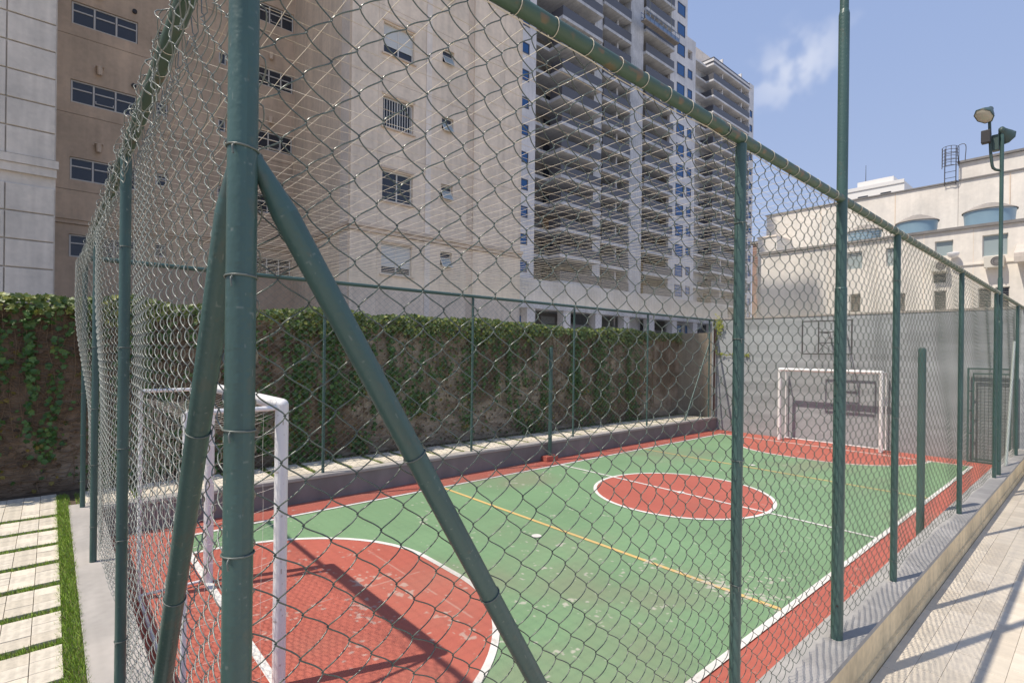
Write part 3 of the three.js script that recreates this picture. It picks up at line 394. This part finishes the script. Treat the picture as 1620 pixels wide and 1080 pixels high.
// ---------------------------------------------------------------- beige apartment block
const Y = y => y + 2.3; // heights measured from the eye
{
  const g = thing('apartment_building', 'beige apartment block with brown recessed bay rising behind the ivy wall', 'building'); const TOP = 38;
  // left wing: stone-like panels
  part(g, 'wall', [box(-14, .05, 0, 53.9, 18.06, 30)], M.panel);
  for (let i = -5; i < 16; i++) { const y0 = Y(4.78) + i * .70, y1 = y0 + .675; if (i === -1 || y0 < 1.4) continue; for (const [a, b] of [[-.88, .03], [-2.6, -.90], [-4.4, -2.62]]) part(g, 'facing_panel', [rbox(a, b, y0, y1, 18, 18.058, .02)], M.panel); }
  part(g, 'cornice', [box(-14, .11, Y(4.56), Y(4.76), 17.93, 18.059), box(-14, .07, Y(4.34), Y(4.555), 17.97, 18.059)], M.panel);
  // recessed bay
  const RV = 24, lev = [3.15, 5.85, 8.56, 11.30, 14.02];
  const holes = []; for (const y of lev) { holes.push([.43, 2.33, Y(y), Y(y + .80)], [6.46, 7.96, Y(y), Y(y + .80)]); } for (const y of [3.15, 5.85, 8.56, 11.3]) holes.push([2.92, 3.30, Y(y + .32), Y(y + .82)], [5.02, 5.3, Y(y + .3), Y(y + .8)]);
  const bands = [[0, 4.29], [4.30, 5.48], [5.495, 8.15], [8.165, 10.88], [10.895, 13.6], [13.615, 16.3]]; for (const [a, b] of bands) { const y0 = a === 0 ? 0 : Y(a), y1 = Y(b); part(g, 'wall_band', [wallV(.05, 8.0, y0, y1, RV, .25, holes.filter(h => h[2] > y0 && h[3] < y1))], M.brown); }
  part(g, 'wall', [box(.05, 8, Y(16.32), TOP, RV, 24.25), box(.05, 8, 0, TOP, 24.9, 25.2)], M.brown); part(g, 'cornice', [box(.05, 8, Y(4.44), Y(4.64), RV - .12, RV - .001), box(.05, 8, Y(4.30), Y(4.438), RV - .07, RV - .001)], M.brown);
  const winV = (u0, u1, y0, y1, v, cols, vent, open) => { const fr = frameV(u0, u1, y0, y1, v, .045, .07), w = (u1 - u0) / cols, ps = []; for (let i = 1; i < cols; i++) fr.push(box(u0 + w * i - .025, u0 + w * i + .025, y0 + .045, y1 - .045, v, v + .07)); const ym = y0 + (y1 - y0) * .62; if (vent) for (let i = 0; i < cols; i++) fr.push(box(u0 + w * i + .045, u0 + w * (i + 1) - .045, ym - .02, ym + .02, v - .003, v + .06)); const f = part(g, 'window', fr, M.frame); for (let i = 0; i < cols; i++) { part(f, 'pane', [box(u0 + w * i + .03, u0 + w * (i + 1) - .03, y0 + .03, vent ? ym - .01 : y1 - .03, v + .03, v + .038)], M.glass); if (vent) part(f, 'vent_pane', [box(u0 + w * i + .03, u0 + w * (i + 1) - .03, ym + .01, y1 - .03, v + .03, v + .038)], M.glass); if (open && i === open - 1) { const q = frameV(u0 + w * i + .05, u0 + w * (i + 1) - .05, y0 + .05, ym - .03, v - .02, .025, .02); for (const o of q) o.translate(0, -y0 - .05, v).rotateX(-.4).translate(0, y0 + .12, -v); part(f, 'open_sash', q, M.frame); } } return f; };
  for (const [k, y] of lev.entries()) { winV(.44, 2.32, Y(y) + .01, Y(y + .79), RV + .06, 3, true, k === 2 ? 2 : 0); winV(6.47, 7.95, Y(y) + .01, Y(y + .79), RV + .06, 3, true, k % 2 ? 3 : 2); }
  for (const y of [3.15, 5.85, 8.56, 11.3]) { winV(2.93, 3.29, Y(y + .33), Y(y + .81), RV + .06, 1, true); winV(5.03, 5.29, Y(y + .31), Y(y + .79), RV + .06, 1, false); }
  for (const y of [7.1, 9.85, 12.6]) { part(g, 'wall_vent', [rod(V3(1.22, Y(y) - .15, RV - .12), V3(1.22, Y(y) + .12, RV - .12), .07, .10, 14), box(1.10, 1.34, Y(y) + .12, Y(y) + .14, RV - .22, RV)], M.beigeDark); part(g, 'wall_vent', [rod(V3(7.0, Y(y) - .15, RV - .12), V3(7.0, Y(y) + .12, RV - .12), .07, .10, 14)], M.beigeDark); }
  for (const y of [9.7, 12.45]) part(g, 'round_duct', [rod(V3(2.22, Y(y), RV - .08), V3(2.22, Y(y), RV + .02), .075, .075, 14)], M.black);
  part(g, 'junction_box', [box(2.75, 2.95, Y(11.2), Y(11.75), RV - .05, RV)], M.brown);
  // right wing
  const xs = [8.0, 9.05, 11.10, 11.36, 13.16, 13.49, 15.15, 16.24], fl = [[0, 4.35], [4.64, 7.4], [7.4, 10.15], [10.15, 12.9], [12.9, 15.65], [15.65, 18.4]];
  part(g, 'wall', [box(8.0, 16.24, 0, TOP, 18.9, 30)], M.beige); part(g, 'wall', [box(8.0, 16.24, Y(18.4), TOP, 18.0, 18.89)], M.beige);
  part(g, 'side_wall', [box(8.0, 8.2, 0, Y(18.4), 18.202, 18.89)], M.beigeLight);
  for (let i = 0; i < 7; i++) for (const [f, [a, b]] of fl.entries()) { const m = i === 2 ? M.beigeLight : i === 4 ? M.beigeDark : M.beige; const y0 = (a === 0 ? 0 : Y(a)) + .006, y1 = Y(b) - .006, hs = []; const base = a === 0 ? 2.88 : a + 1.0; if (i === 1) hs.push([9.24, 10.55, Y(base), Y(base + 1.15)]); if (i === 3) hs.push([11.86, 12.43, Y(base + .62), Y(base + 1.18)]); const d = i === 2 ? -.02 : i === 4 ? .03 : 0; part(g, 'facade_panel', [wallV(xs[i] + .004, xs[i + 1] - .004, y0, y1, 18 + d, .2, hs)], m);
    if (i === 1) { const y = Y(base), wn = part(g, 'window', [...frameV(9.25, 10.54, y + .01, y + 1.14, 18.10, .05, .07), box(9.87, 9.92, y + .06, y + 1.09, 18.09, 18.15)], M.frame); part(wn, 'sill', [box(9.17, 10.62, y - .06, y - .001, 17.93, 18.09)], M.beigeDark); part(wn, 'head_moulding', [box(9.19, 10.60, y + 1.20, y + 1.28, 17.95, 17.999)], M.beigeDark); part(wn, 'pane', [box(9.29, 9.88, y + .05, y + 1.1, 18.13, 18.14)], M.glass); part(wn, 'pane', [box(9.91, 10.5, y + .05, y + 1.1, 18.135, 18.145)], M.glass);
      const cover = [.72, 0, 0, .70, .3, .5][f]; if (cover) { const sl = []; for (let yy = y + 1.1; yy > y + 1.1 - cover * 1.05; yy -= .05) sl.push(box(9.30, 10.49, yy - .046, yy, 18.105, 18.118)); part(wn, 'roller_shutter', sl, M.shutter); }
      if (f === 2) { const b2 = []; for (let k = 0; k < 11; k++) b2.push(box(9.32 + k * .11, 9.345 + k * .11, y + .06, y + 1.08, 18.075, 18.095)); part(wn, 'window_bars', b2, M.frame); } }
    if (i === 3) { const y = Y(base + .62), wn = part(g, 'small_window', frameV(11.87, 12.42, y + .01, y + .55, 18.10, .04, .06), M.frame); part(wn, 'pane', [box(11.9, 12.39, y + .04, y + .52, 18.14, 18.15)], M.glass); const sash = frameV(11.9, 12.39, -.46, 0, 0, .03, .025); const gl = box(11.93, 12.36, -.43, -.03, .010, .016); for (const o of [...sash, gl]) o.rotateX(-.55).translate(0, y + .34, -18.09); part(wn, 'tilted_sash', sash, M.frame); part(wn, 'sash_pane', [gl], M.glassGrey); } }
  part(g, 'cornice', [box(7.9, 16.3, Y(4.50), Y(4.635), 17.86, 18.02), box(7.95, 16.27, Y(4.355), Y(4.498), 17.92, 18.02), box(7.90, 7.999, Y(4.50), Y(4.635), 18.021, 23.9), box(7.94, 7.999, Y(4.355), Y(4.498), 18.021, 23.9)], M.beigeDark);
  rebase(g, 2, 0, 18);
}

// ---------------------------------------------------------------- grey tower under construction
{
  const g = thing('tower_building', 'tall grey unfinished tower with dark balconies behind the beige block', 'building'); const FH = 2.81, F0 = Y(31.17) - 1.0 - FH * 11, N = 18, PV = 40; // floor levels
  const DO = () => rnd() < .62 ? M.glass : rnd() < .5 ? M.ply : M.shutter; const lvl = k => F0 + k * FH; const topY = lvl(N) + .5;
  const win = (u, w, k, dy, h, m = M.glassBlue) => { const y = lvl(k) + dy; const f = part(g, 'window', frameV(u - w / 2, u + w / 2, y, y + h, PV - .03, .09, .12), M.rail); part(f, 'pane', [box(u - w / 2 + .08, u + w / 2 - .08, y + .08, y + h - .08, PV + .02, PV + .04)], m); return f; };
  part(g, 'end_pier', [wallV(30, 38, 0, topY, PV, .4, Array.from({ length: N }, (_, k) => [35.68, 37.02, lvl(k) + .6, lvl(k) + 1.75]))], M.whiteWall);
  part(g, 'pier', [box(47.1, 48.5, 0, topY, PV - .25, PV + 2.6)], M.concrete); part(g, 'pier', [box(53.9, 56.6, 0, topY, PV - .3, PV + 2.6)], M.concrete);
  part(g, 'end_pier', [wallV(63.3, 67.55, 0, Y(54), PV, .4, Array.from({ length: N + 2 }, (_, k) => [64.95, 66.95, lvl(k) + .35, lvl(k) + 2.05]).filter(h => h[3] < Y(53.5))), wallV(67.55, 69.9, 0, Y(45.2), PV, .4, Array.from({ length: 16 }, (_, k) => [67.75, 69.0, lvl(k) + .75, lvl(k) + 2.05]).filter(h => h[3] < Y(44)))], M.whiteWall);
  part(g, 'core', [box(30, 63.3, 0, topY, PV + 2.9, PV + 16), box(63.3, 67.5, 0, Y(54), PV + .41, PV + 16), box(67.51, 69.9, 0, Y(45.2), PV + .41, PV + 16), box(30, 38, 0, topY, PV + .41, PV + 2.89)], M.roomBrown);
  for (let k = 0; k < N; k++) { win(36.35, 1.32, k, .61, 1.13); win(65.95, 1.98, k, .36, 1.68); if (k < 15) win(68.37, 1.23, k, .76, 1.28);
    const y = lvl(k);
    // bay one: deep balcony with a return
    const s1 = part(g, 'balcony', [box(40.4, 47.1, y - .34, y, PV - 1.5, PV + 2.89), box(38, 40.4, y - .34, y, PV + .41, PV + 2.89)], M.concrete); part(s1, 'railing', [box(40.45, 47.0, y + .02, y + 1.02, PV - 1.47, PV - 1.42), box(40.45, 40.5, y + .02, y + 1.02, PV - 1.41, PV + .3)], M.rail);
    const s2 = part(g, 'balcony', [box(48.5, 53.9, y - .34, y, PV - .5, PV + 2.89)], M.concrete); part(s2, 'railing', [box(48.55, 53.85, y + .02, y + 1.05, PV - .46, PV - .42)], M.rail);
    const s3 = part(g, 'balcony', [box(56.6, 63.29, y - .34, y, PV - .7, PV + 2.89)], M.concrete); part(s3, 'railing', [box(56.65, 63.2, y + .02, y + 1.05, PV - .66, PV - .62)], M.rail);
    part(s1, 'balcony_door', [box(42, 44.2, y + .02, y + 2.1, PV + 2.86, PV + 2.91), box(45, 46.4, y + .02, y + 2.1, PV + 2.86, PV + 2.91)], DO()); part(s2, 'balcony_door', [box(49.2, 51, y + .02, y + 2.1, PV + 2.86, PV + 2.91)], DO()); part(s2, 'partition', [box(52.1, 52.4, y + .01, y + 2.46, PV + .4, PV + 2.89)], M.concrete); part(s3, 'balcony_door', [box(57.5, 59.6, y + .02, y + 2.1, PV + 2.86, PV + 2.91), box(61, 62.6, y + .02, y + 2.1, PV + 2.86, PV + 2.91)], DO()); const pu = rr(41, 45); if (rnd() < .4) part(s1, 'stored_boards', [box(pu, pu + rr(.6, 1.6), y + .01, y + rr(.5, 1.3), PV + 1.5, PV + 2.4)], M.ply); if (rnd() < .35) part(s3, 'stored_boards', [box(pu + 16, pu + 16 + rr(.5, 1.2), y + .01, y + rr(.5, 1.4), PV + 1.2, PV + 2.2)], M.ply); }
  part(g, 'podium', [box(28, 76, Y(4.4), Y(7.3), PV - 2.2, PV - .31), box(28, 76, 0, Y(-.5), PV - 2.2, PV - .31)], M.concrete);  { for (let u = 30; u < 76; u += 5.2) part(g, 'podium_column', [box(u, u + 1.1, Y(-.49), Y(4.39), PV - 2.1, PV - 1.21)], M.whiteWall); }
  rebase(g, 50, 0, PV);
  const p = thing('work_platform', 'blue suspended work platform hanging on the front of the grey tower', 'platform'); const y0 = Y(41.1), v0 = 38.0, v1 = 38.7; part(p, 'deck', [box(54.6, 62.2, y0, y0 + .15, v0, v1)], M.roomBrown); const rl = []; for (const v of [v0, v1]) for (const y of [.6, 1.15]) rl.push(box(54.6, 62.2, y0 + y, y0 + y + .06, v - .02, v + .02)); for (let u = 54.6; u <= 62.3; u += .95) for (const v of [v0, v1]) rl.push(box(u - .03, u + .03, y0 + .15, y0 + 1.2, v - .02, v + .02)); part(p, 'guard_rail', rl, std([.16, .22, .33], .6)); part(p, 'mesh_side', [box(54.6, 62.2, y0 + .16, y0 + .58, v0 + .021, v0 + .03)], std([.18, .26, .40], .7)); for (const u of [56, 60.8]) part(p, 'suspension_rope', [rod(V3(u, y0 + .1, 38.35), V3(u, topY, 38.35), .03, .03, 5)], M.tie); rebase(p, 58, y0, 38.3);
}
// farther balcony tower
{
  const g = thing('tower_building', 'pale far tower with glass balconies and a rooftop block against the sky', 'building'); const V0 = 47, FH = 2.84, N = 19, L0 = Y(48.95) - FH * 18;
  part(g, 'core', [box(80, 104, 0, Y(52.5), V0 + 2.6, V0 + 18)], M.concrete); part(g, 'side_wall', [box(78, 85.2, 0, Y(51), V0 + 1.9, V0 + 18)], M.concrete);
  part(g, 'end_pier', [wallV(102.1, 104.2, 0, Y(53.3), V0, 2.6, Array.from({ length: 15 }, (_, k) => [102.5, 103.7, L0 + (k + 3) * FH + .6, L0 + (k + 3) * FH + 2]))], M.whiteWall);
  for (let k = 0; k < 15; k++) { const y = L0 + (k + 3) * FH; const f = part(g, 'window', frameV(102.5, 103.7, y + .6, y + 2, V0 + .05, .1, .1), M.rail); part(f, 'pane', [box(102.6, 103.6, y + .7, y + 1.9, V0 + .1, V0 + .12)], M.glassBlue); }
  for (let k = 1; k <= N; k++) { const y = L0 + k * FH; const s = part(g, 'balcony', [box(87.9, 102.09, y - .32, y, V0 - .2, V0 + 2.59), box(83.5, 87.89, y - .32, y, V0 + 1.2, V0 + 2.59)], M.whiteWall); part(s, 'railing', [box(88, 102.05, y + .02, y + 1.12, V0 - .16, V0 - .12), box(88, 88.05, y + .02, y + 1.12, V0 - .11, V0 + 2.5)], k > 16 ? M.railPale || M.rail : M.rail); const op = []; for (const u of [90.2, 93.6, 97]) op.push(box(u, u + 1.5, y + .02, y + 2.1, V0 + 2.55, V0 + 2.61)); part(s, 'balcony_door', op, M.glass); part(s, 'partition', [box(99.6, 100, y + .01, y + 2.5, V0 + .4, V0 + 2.59)], M.whiteWall); part(s, 'partition', [box(92.2, 92.5, y + .01, y + 2.5, V0 + .4, V0 + 2.59)], M.whiteWall); }
  part(g, 'rooftop_block', [box(81.9, 95.4, Y(48), Y(55.3), V0 + 2.61, V0 + 14)], M.beigeLight); part(g, 'roof_slab', [box(87.9, 103, Y(52.2), Y(52.6), V0 - .2, V0 + 2.6)], M.whiteWall);
  rebase(g, 92, 0, V0);
}
// ---------------------------------------------------------------- cream commercial building beyond the end wall
{
  const g = thing('commercial_building', 'cream rendered low building with frosted windows beyond the grey end wall', 'building'); const U = 27; const up = [[4.16, 4.74, 4.08, 4.70], [2.56, 3.29, 3.90, 4.72], [7.28, 7.90, 3.90, 4.68], [5.92, 6.40, 3.88, 4.68]], lo = [[4.35, 4.77, 1.85, 2.70], [5.70, 6.06, 1.9, 2.70], [7.32, 7.76, 1.95, 2.80], [4.36, 4.80, 3.0, 3.42], [2.5, 2.9, 1.85, 2.7], [3.0, 3.4, 1.9, 2.7]];
  part(g, 'lower_wall', [wallU(-8, 11.7, 0, Y(5.06), U, .3, [...up, ...lo].map(h => [h[0], h[1], Y(h[2]), Y(h[3])]))], M.cream); part(g, 'inner_wall', [box(U + 2.5, U + 6, 0, Y(5.0), -8, 11.7), box(U + .301, U + 2.49, 0, .1, -8, 11.7)], M.cream); part(g, 'coping', [box(U - .1, U + .5, Y(5.062), Y(5.17), -8, 11.75)], M.concreteDark); part(g, 'roof', [box(U + .301, U + 6, Y(5.01), Y(5.1), -8, 11.69)], M.concrete);
  for (const h of up) { const f = part(g, 'window', frameU(h[0], h[1], Y(h[2]), Y(h[3]), U + .08, .03, .06), M.frame); part(f, 'pane', [box(U + .11, U + .12, Y(h[2]) + .02, Y(h[3]) - .02, h[0] + .02, h[1] - .02)], M.glassGrey); }
  for (const h of lo) { const f = part(g, 'louvre_window', frameU(h[0], h[1], Y(h[2]), Y(h[3]), U + .05, .03, .06), M.frame); const sl = []; for (let y = Y(h[2]) + .05; y < Y(h[3]) - .04; y += .075) sl.push(box(U + .07, U + .12, y, y + .012, h[0] + .03, h[1] - .03)); part(f, 'slats', sl, M.concreteDark, 'stuff'); part(f, 'pane', [box(U + .14, U + .15, Y(h[2]) + .02, Y(h[3]) - .02, h[0] + .02, h[1] - .02)], M.glass); }
  for (const v of [3.55, 5.1, 6.75, 8.6]) part(g, 'wall_joint', [box(U - .006, U + .002, 0, Y(5.05), v - .012, v + .012)], M.beigeLight); part(g, 'string_course', [box(U - .05, U - .001, Y(3.62), Y(3.68), -8, 4.0)], M.cream);
  part(g, 'upper_wall', [wallU(4.63, 13.16, Y(5.11), Y(8.0), 31, .4), box(31.41, 40, 0, Y(8.0), 4.63, 13.16), wallU(-8, 4.62, Y(5.11), Y(8.82), 31.02, .4), box(31.43, 40, 0, Y(8.82), -8, 4.62)], M.cream); part(g, 'upper_coping', [box(30.93, 31.5, Y(8.01), Y(8.07), 4.65, 13.2), box(30.9, 31.45, Y(8.83), Y(8.92), -8, 4.66), box(30.95, 31.019, Y(8.03), Y(8.09), -8, 4.62)], M.concreteDark);
  for (const v of [10.3, 7.0, 2.9]) part(g, 'wall_joint', [box(30.99, 31.0, Y(5.11), Y(7.99), v - .015, v + .015)], M.beigeDark);
  rebase(g, U, 0, 4);
  const s = thing('side_building', 'plain cream wall stepping down at the left end of the low building', 'building'); part(s, 'wall', [box(29, 36, 0, Y(6.35), 11.76, 12.75)], M.cream); part(s, 'coping', [box(28.95, 36.05, Y(6.36), Y(6.44), 11.76, 12.8)], M.beigeLight); part(s, 'downpipe', [rod(V3(28.94, 0, 12.0), V3(28.94, Y(3.6), 12.0), .06)], M.frame); rebase(s, 29, 0, 13);
  // water tanks on the terrace
  const tm = std(null, .45, { map: ctex(256, 256, (x, y) => { const a = fbm(x, y, 8, 3, 5, 161), w = sstep(.55, .72, fbm(x, y, 6, 4, 4, 163)); return [mix(.17 + .1 * a, .40, w), mix(.27 + .12 * a, .43, w), mix(.36 + .1 * a, .44, w)]; }, 1, 1) }), lm = plaster([.30, .275, .25], .4, 1, 165);
  for (const [v, r, y0, y1, lab] of [[3.35, .82, 5.08, 6.02, 'largest blue water tank with grey lid on the cream roof terrace'], [5.78, .74, 5.08, 5.98, 'middle blue water tank with grey lid on the cream roof terrace'], [7.80, .68, 5.08, 5.90, 'leftmost blue water tank with grey lid, half hidden by the fence rail']]) { const t = thing('water_tank', lab, 'water tank', 'water tanks on the terrace'); const c = [29.2, v]; const body = new THREE.LatheGeometry([[.01, 0], [r * .9, 0], [r * .93, .08], [r * .97, (y1 - y0) * .6], [r, y1 - y0 - .06], [r + .02, y1 - y0 - .05], [r + .02, y1 - y0]].map(p => new THREE.Vector2(...p)), 40).translate(c[0], Y(y0) + .03, -c[1]); part(t, 'tank', [body], tm); part(t, 'lid', [new THREE.LatheGeometry([[r + .06, 0], [r + .06, .035], [r * .85, .13], [r * .6, .24], [r * .3, .33], [.005, .36]].map(p => new THREE.Vector2(...p)), 40).translate(c[0], Y(y1) + .035, -c[1])], lm); rebase(t, c[0], Y(y0), c[1]); }
  // caged ladder
  const ld = thing('caged_ladder', 'thin dark caged ladder rising above the cream parapet', 'ladder'); const lb = []; for (let k = 0; k < 7; k++) { const y = Y(8.70) + k * .145; lb.push(tube(Array.from({ length: 9 }, (_, i) => { const a = Math.PI * i / 8; return V3(30.9 - Math.sin(a) * .45, y, 4.72 + .18 + Math.cos(a) * .30); }), .012, 16, 4)); } for (let i = 0; i < 6; i++) { const a = Math.PI * i / 5; lb.push(rod(V3(30.9 - Math.sin(a) * .45, Y(8.70), 4.90 + Math.cos(a) * .30), V3(30.9 - Math.sin(a) * .45, Y(9.57), 4.90 + Math.cos(a) * .30), .012, .012, 4)); } part(ld, 'cage', lb, M.darkMetal); const st = []; for (const v of [4.7, 5.1]) st.push(rod(V3(30.9, Y(7.9), v), V3(30.9, Y(9.6), v), .02, .02, 5)); for (let y = Y(7.95); y < Y(9.5); y += .28) st.push(rod(V3(30.9, y, 4.7), V3(30.9, y, 5.1), .013, .013, 4)); part(ld, 'rungs', st, M.darkMetal); part(ld, 'handrail', [tube([V3(30.9, Y(8.9), 4.62), V3(30.9, Y(9.62), 4.62), V3(30.9, Y(9.64), 4.4), V3(30.9, Y(8.9), 4.38)], .016, 20, 5)], M.darkMetal); rebase(ld, 30.9, Y(7.9), 4.8);
  // air conditioners
  const ac = (v, y, lab, w = .56) => { const a = thing('air_conditioner', lab, 'air conditioner', 'air conditioners on the cream wall'); const u = U - .36; part(a, 'case', [rbox(u, U - .02, y, y + .44, v - w / 2, v + w / 2, .02)], std([.62, .59, .52], .5)); const gr = [ring(V3(u - .004, y + .22, v - .08), new THREE.Vector3(1, 0, 0), .16, .012, 5, 20), ring(V3(u - .004, y + .22, v - .08), new THREE.Vector3(1, 0, 0), .09, .008, 5, 16)]; part(a, 'fan_grille', gr, M.darkMetal); part(a, 'fan_recess', [rod(V3(u - .003, y + .22, v - .08), V3(u + .004, y + .22, v - .08), .16, .16, 18)], M.concreteDark); for (const s of [-.2, .2]) part(a, 'bracket', [box(u, U - .001, y - .03, y - .002, v + s - .02, v + s + .02)], M.frame); rebase(a, u, y, v); };
  ac(2.92, Y(3.42), 'cream air conditioner on the wall beside the farther floodlight pole'); ac(4.56, Y(3.44), 'cream air conditioner above the middle louvre window', .5); 
  const hood = thing('wall_lamp', 'round white wall lamp below the frosted windows', 'lamp'); part(hood, 'bowl', [new THREE.SphereGeometry(.19, 20, 12, 0, Math.PI * 2, Math.PI / 2, Math.PI / 2).scale(1, .9, 1).translate(U - .25, Y(4.10), -4.12), rod(V3(U - .25, Y(4.10), 4.12), V3(U - .25, Y(4.14), 4.12), .2, .19, 20)], M.white); part(hood, 'arm', [rod(V3(U, Y(4.12), 4.12), V3(U - .2, Y(4.12), 4.12), .03)], M.white); rebase(hood, U, Y(4.1), 4.12);
  const aw = thing('awning', 'pale fabric awning jutting from the cream wall at the right edge', 'awning'); { const s = new THREE.Shape([[0, 0], [0, .62], [-.9, .18], [-.9, 0]].map(p => new THREE.Vector2(...p))); const eg = new THREE.ExtrudeGeometry(s, { depth: 3.0, bevelEnabled: false }).translate(U - .003, Y(3.62), -2.32); part(aw, 'canopy', [muv(eg)], plaster([.56, .50, .45], .15, 1, 171)); part(aw, 'valance', [box(U - .915, U - .905, Y(3.47), Y(3.66), -.68, 2.32)], plaster([.50, .45, .40], .15, 1, 173)); } rebase(aw, U, Y(3.6), 1);
}
// far buildings in the gap and above the roof
{
  const b = thing('far_building', 'bright white flat roofed building peeping over the cream parapet', 'building'); part(b, 'wall', [box(70, 82, 0, Y(19.3), 15.0, 21.5), box(70.5, 80, Y(19.3), Y(20.2), 16.1, 19.6)], std([.80, .79, .77], .8)); part(b, 'parapet', [box(69.9, 70.0, Y(19.1), Y(19.5), 15, 21.5)], std([.74, .73, .72], .8)); for (const v of [16.2, 18.4]) part(b, 'window', [box(69.96, 69.99, Y(18.0), Y(18.4), v, v + 1.0)], M.glass); part(b, 'antenna', [rod(V3(71, Y(20.2), 18.9), V3(71, Y(22.2), 18.9), .04, .02, 5)], M.darkMetal); rebase(b, 70, 0, 18);
  const r = thing('far_building', 'narrow red brick building in the gap beside the grey tower', 'building'); part(r, 'wall', [box(60, 66, 0, Y(12.6), 20, 27.0)], plaster([.27, .16, .13], .5, 3, 181)); const w = []; for (let k = 0; k < 5; k++) part(r, 'window', [box(59.95, 60.02, Y(1.6 + k * 2.4), Y(2.8 + k * 2.4), 25.6, 26.5)], M.concreteDark); part(r, 'roof', [box(59.8, 66.2, Y(12.6), Y(12.9), 19.8, 27.2)], M.concreteDark); rebase(r, 60, 0, 24);
}

scene.traverse(o => { if (o.isMesh) { o.castShadow = true; o.receiveShadow = true; } });
renderer.render(scene, camera);
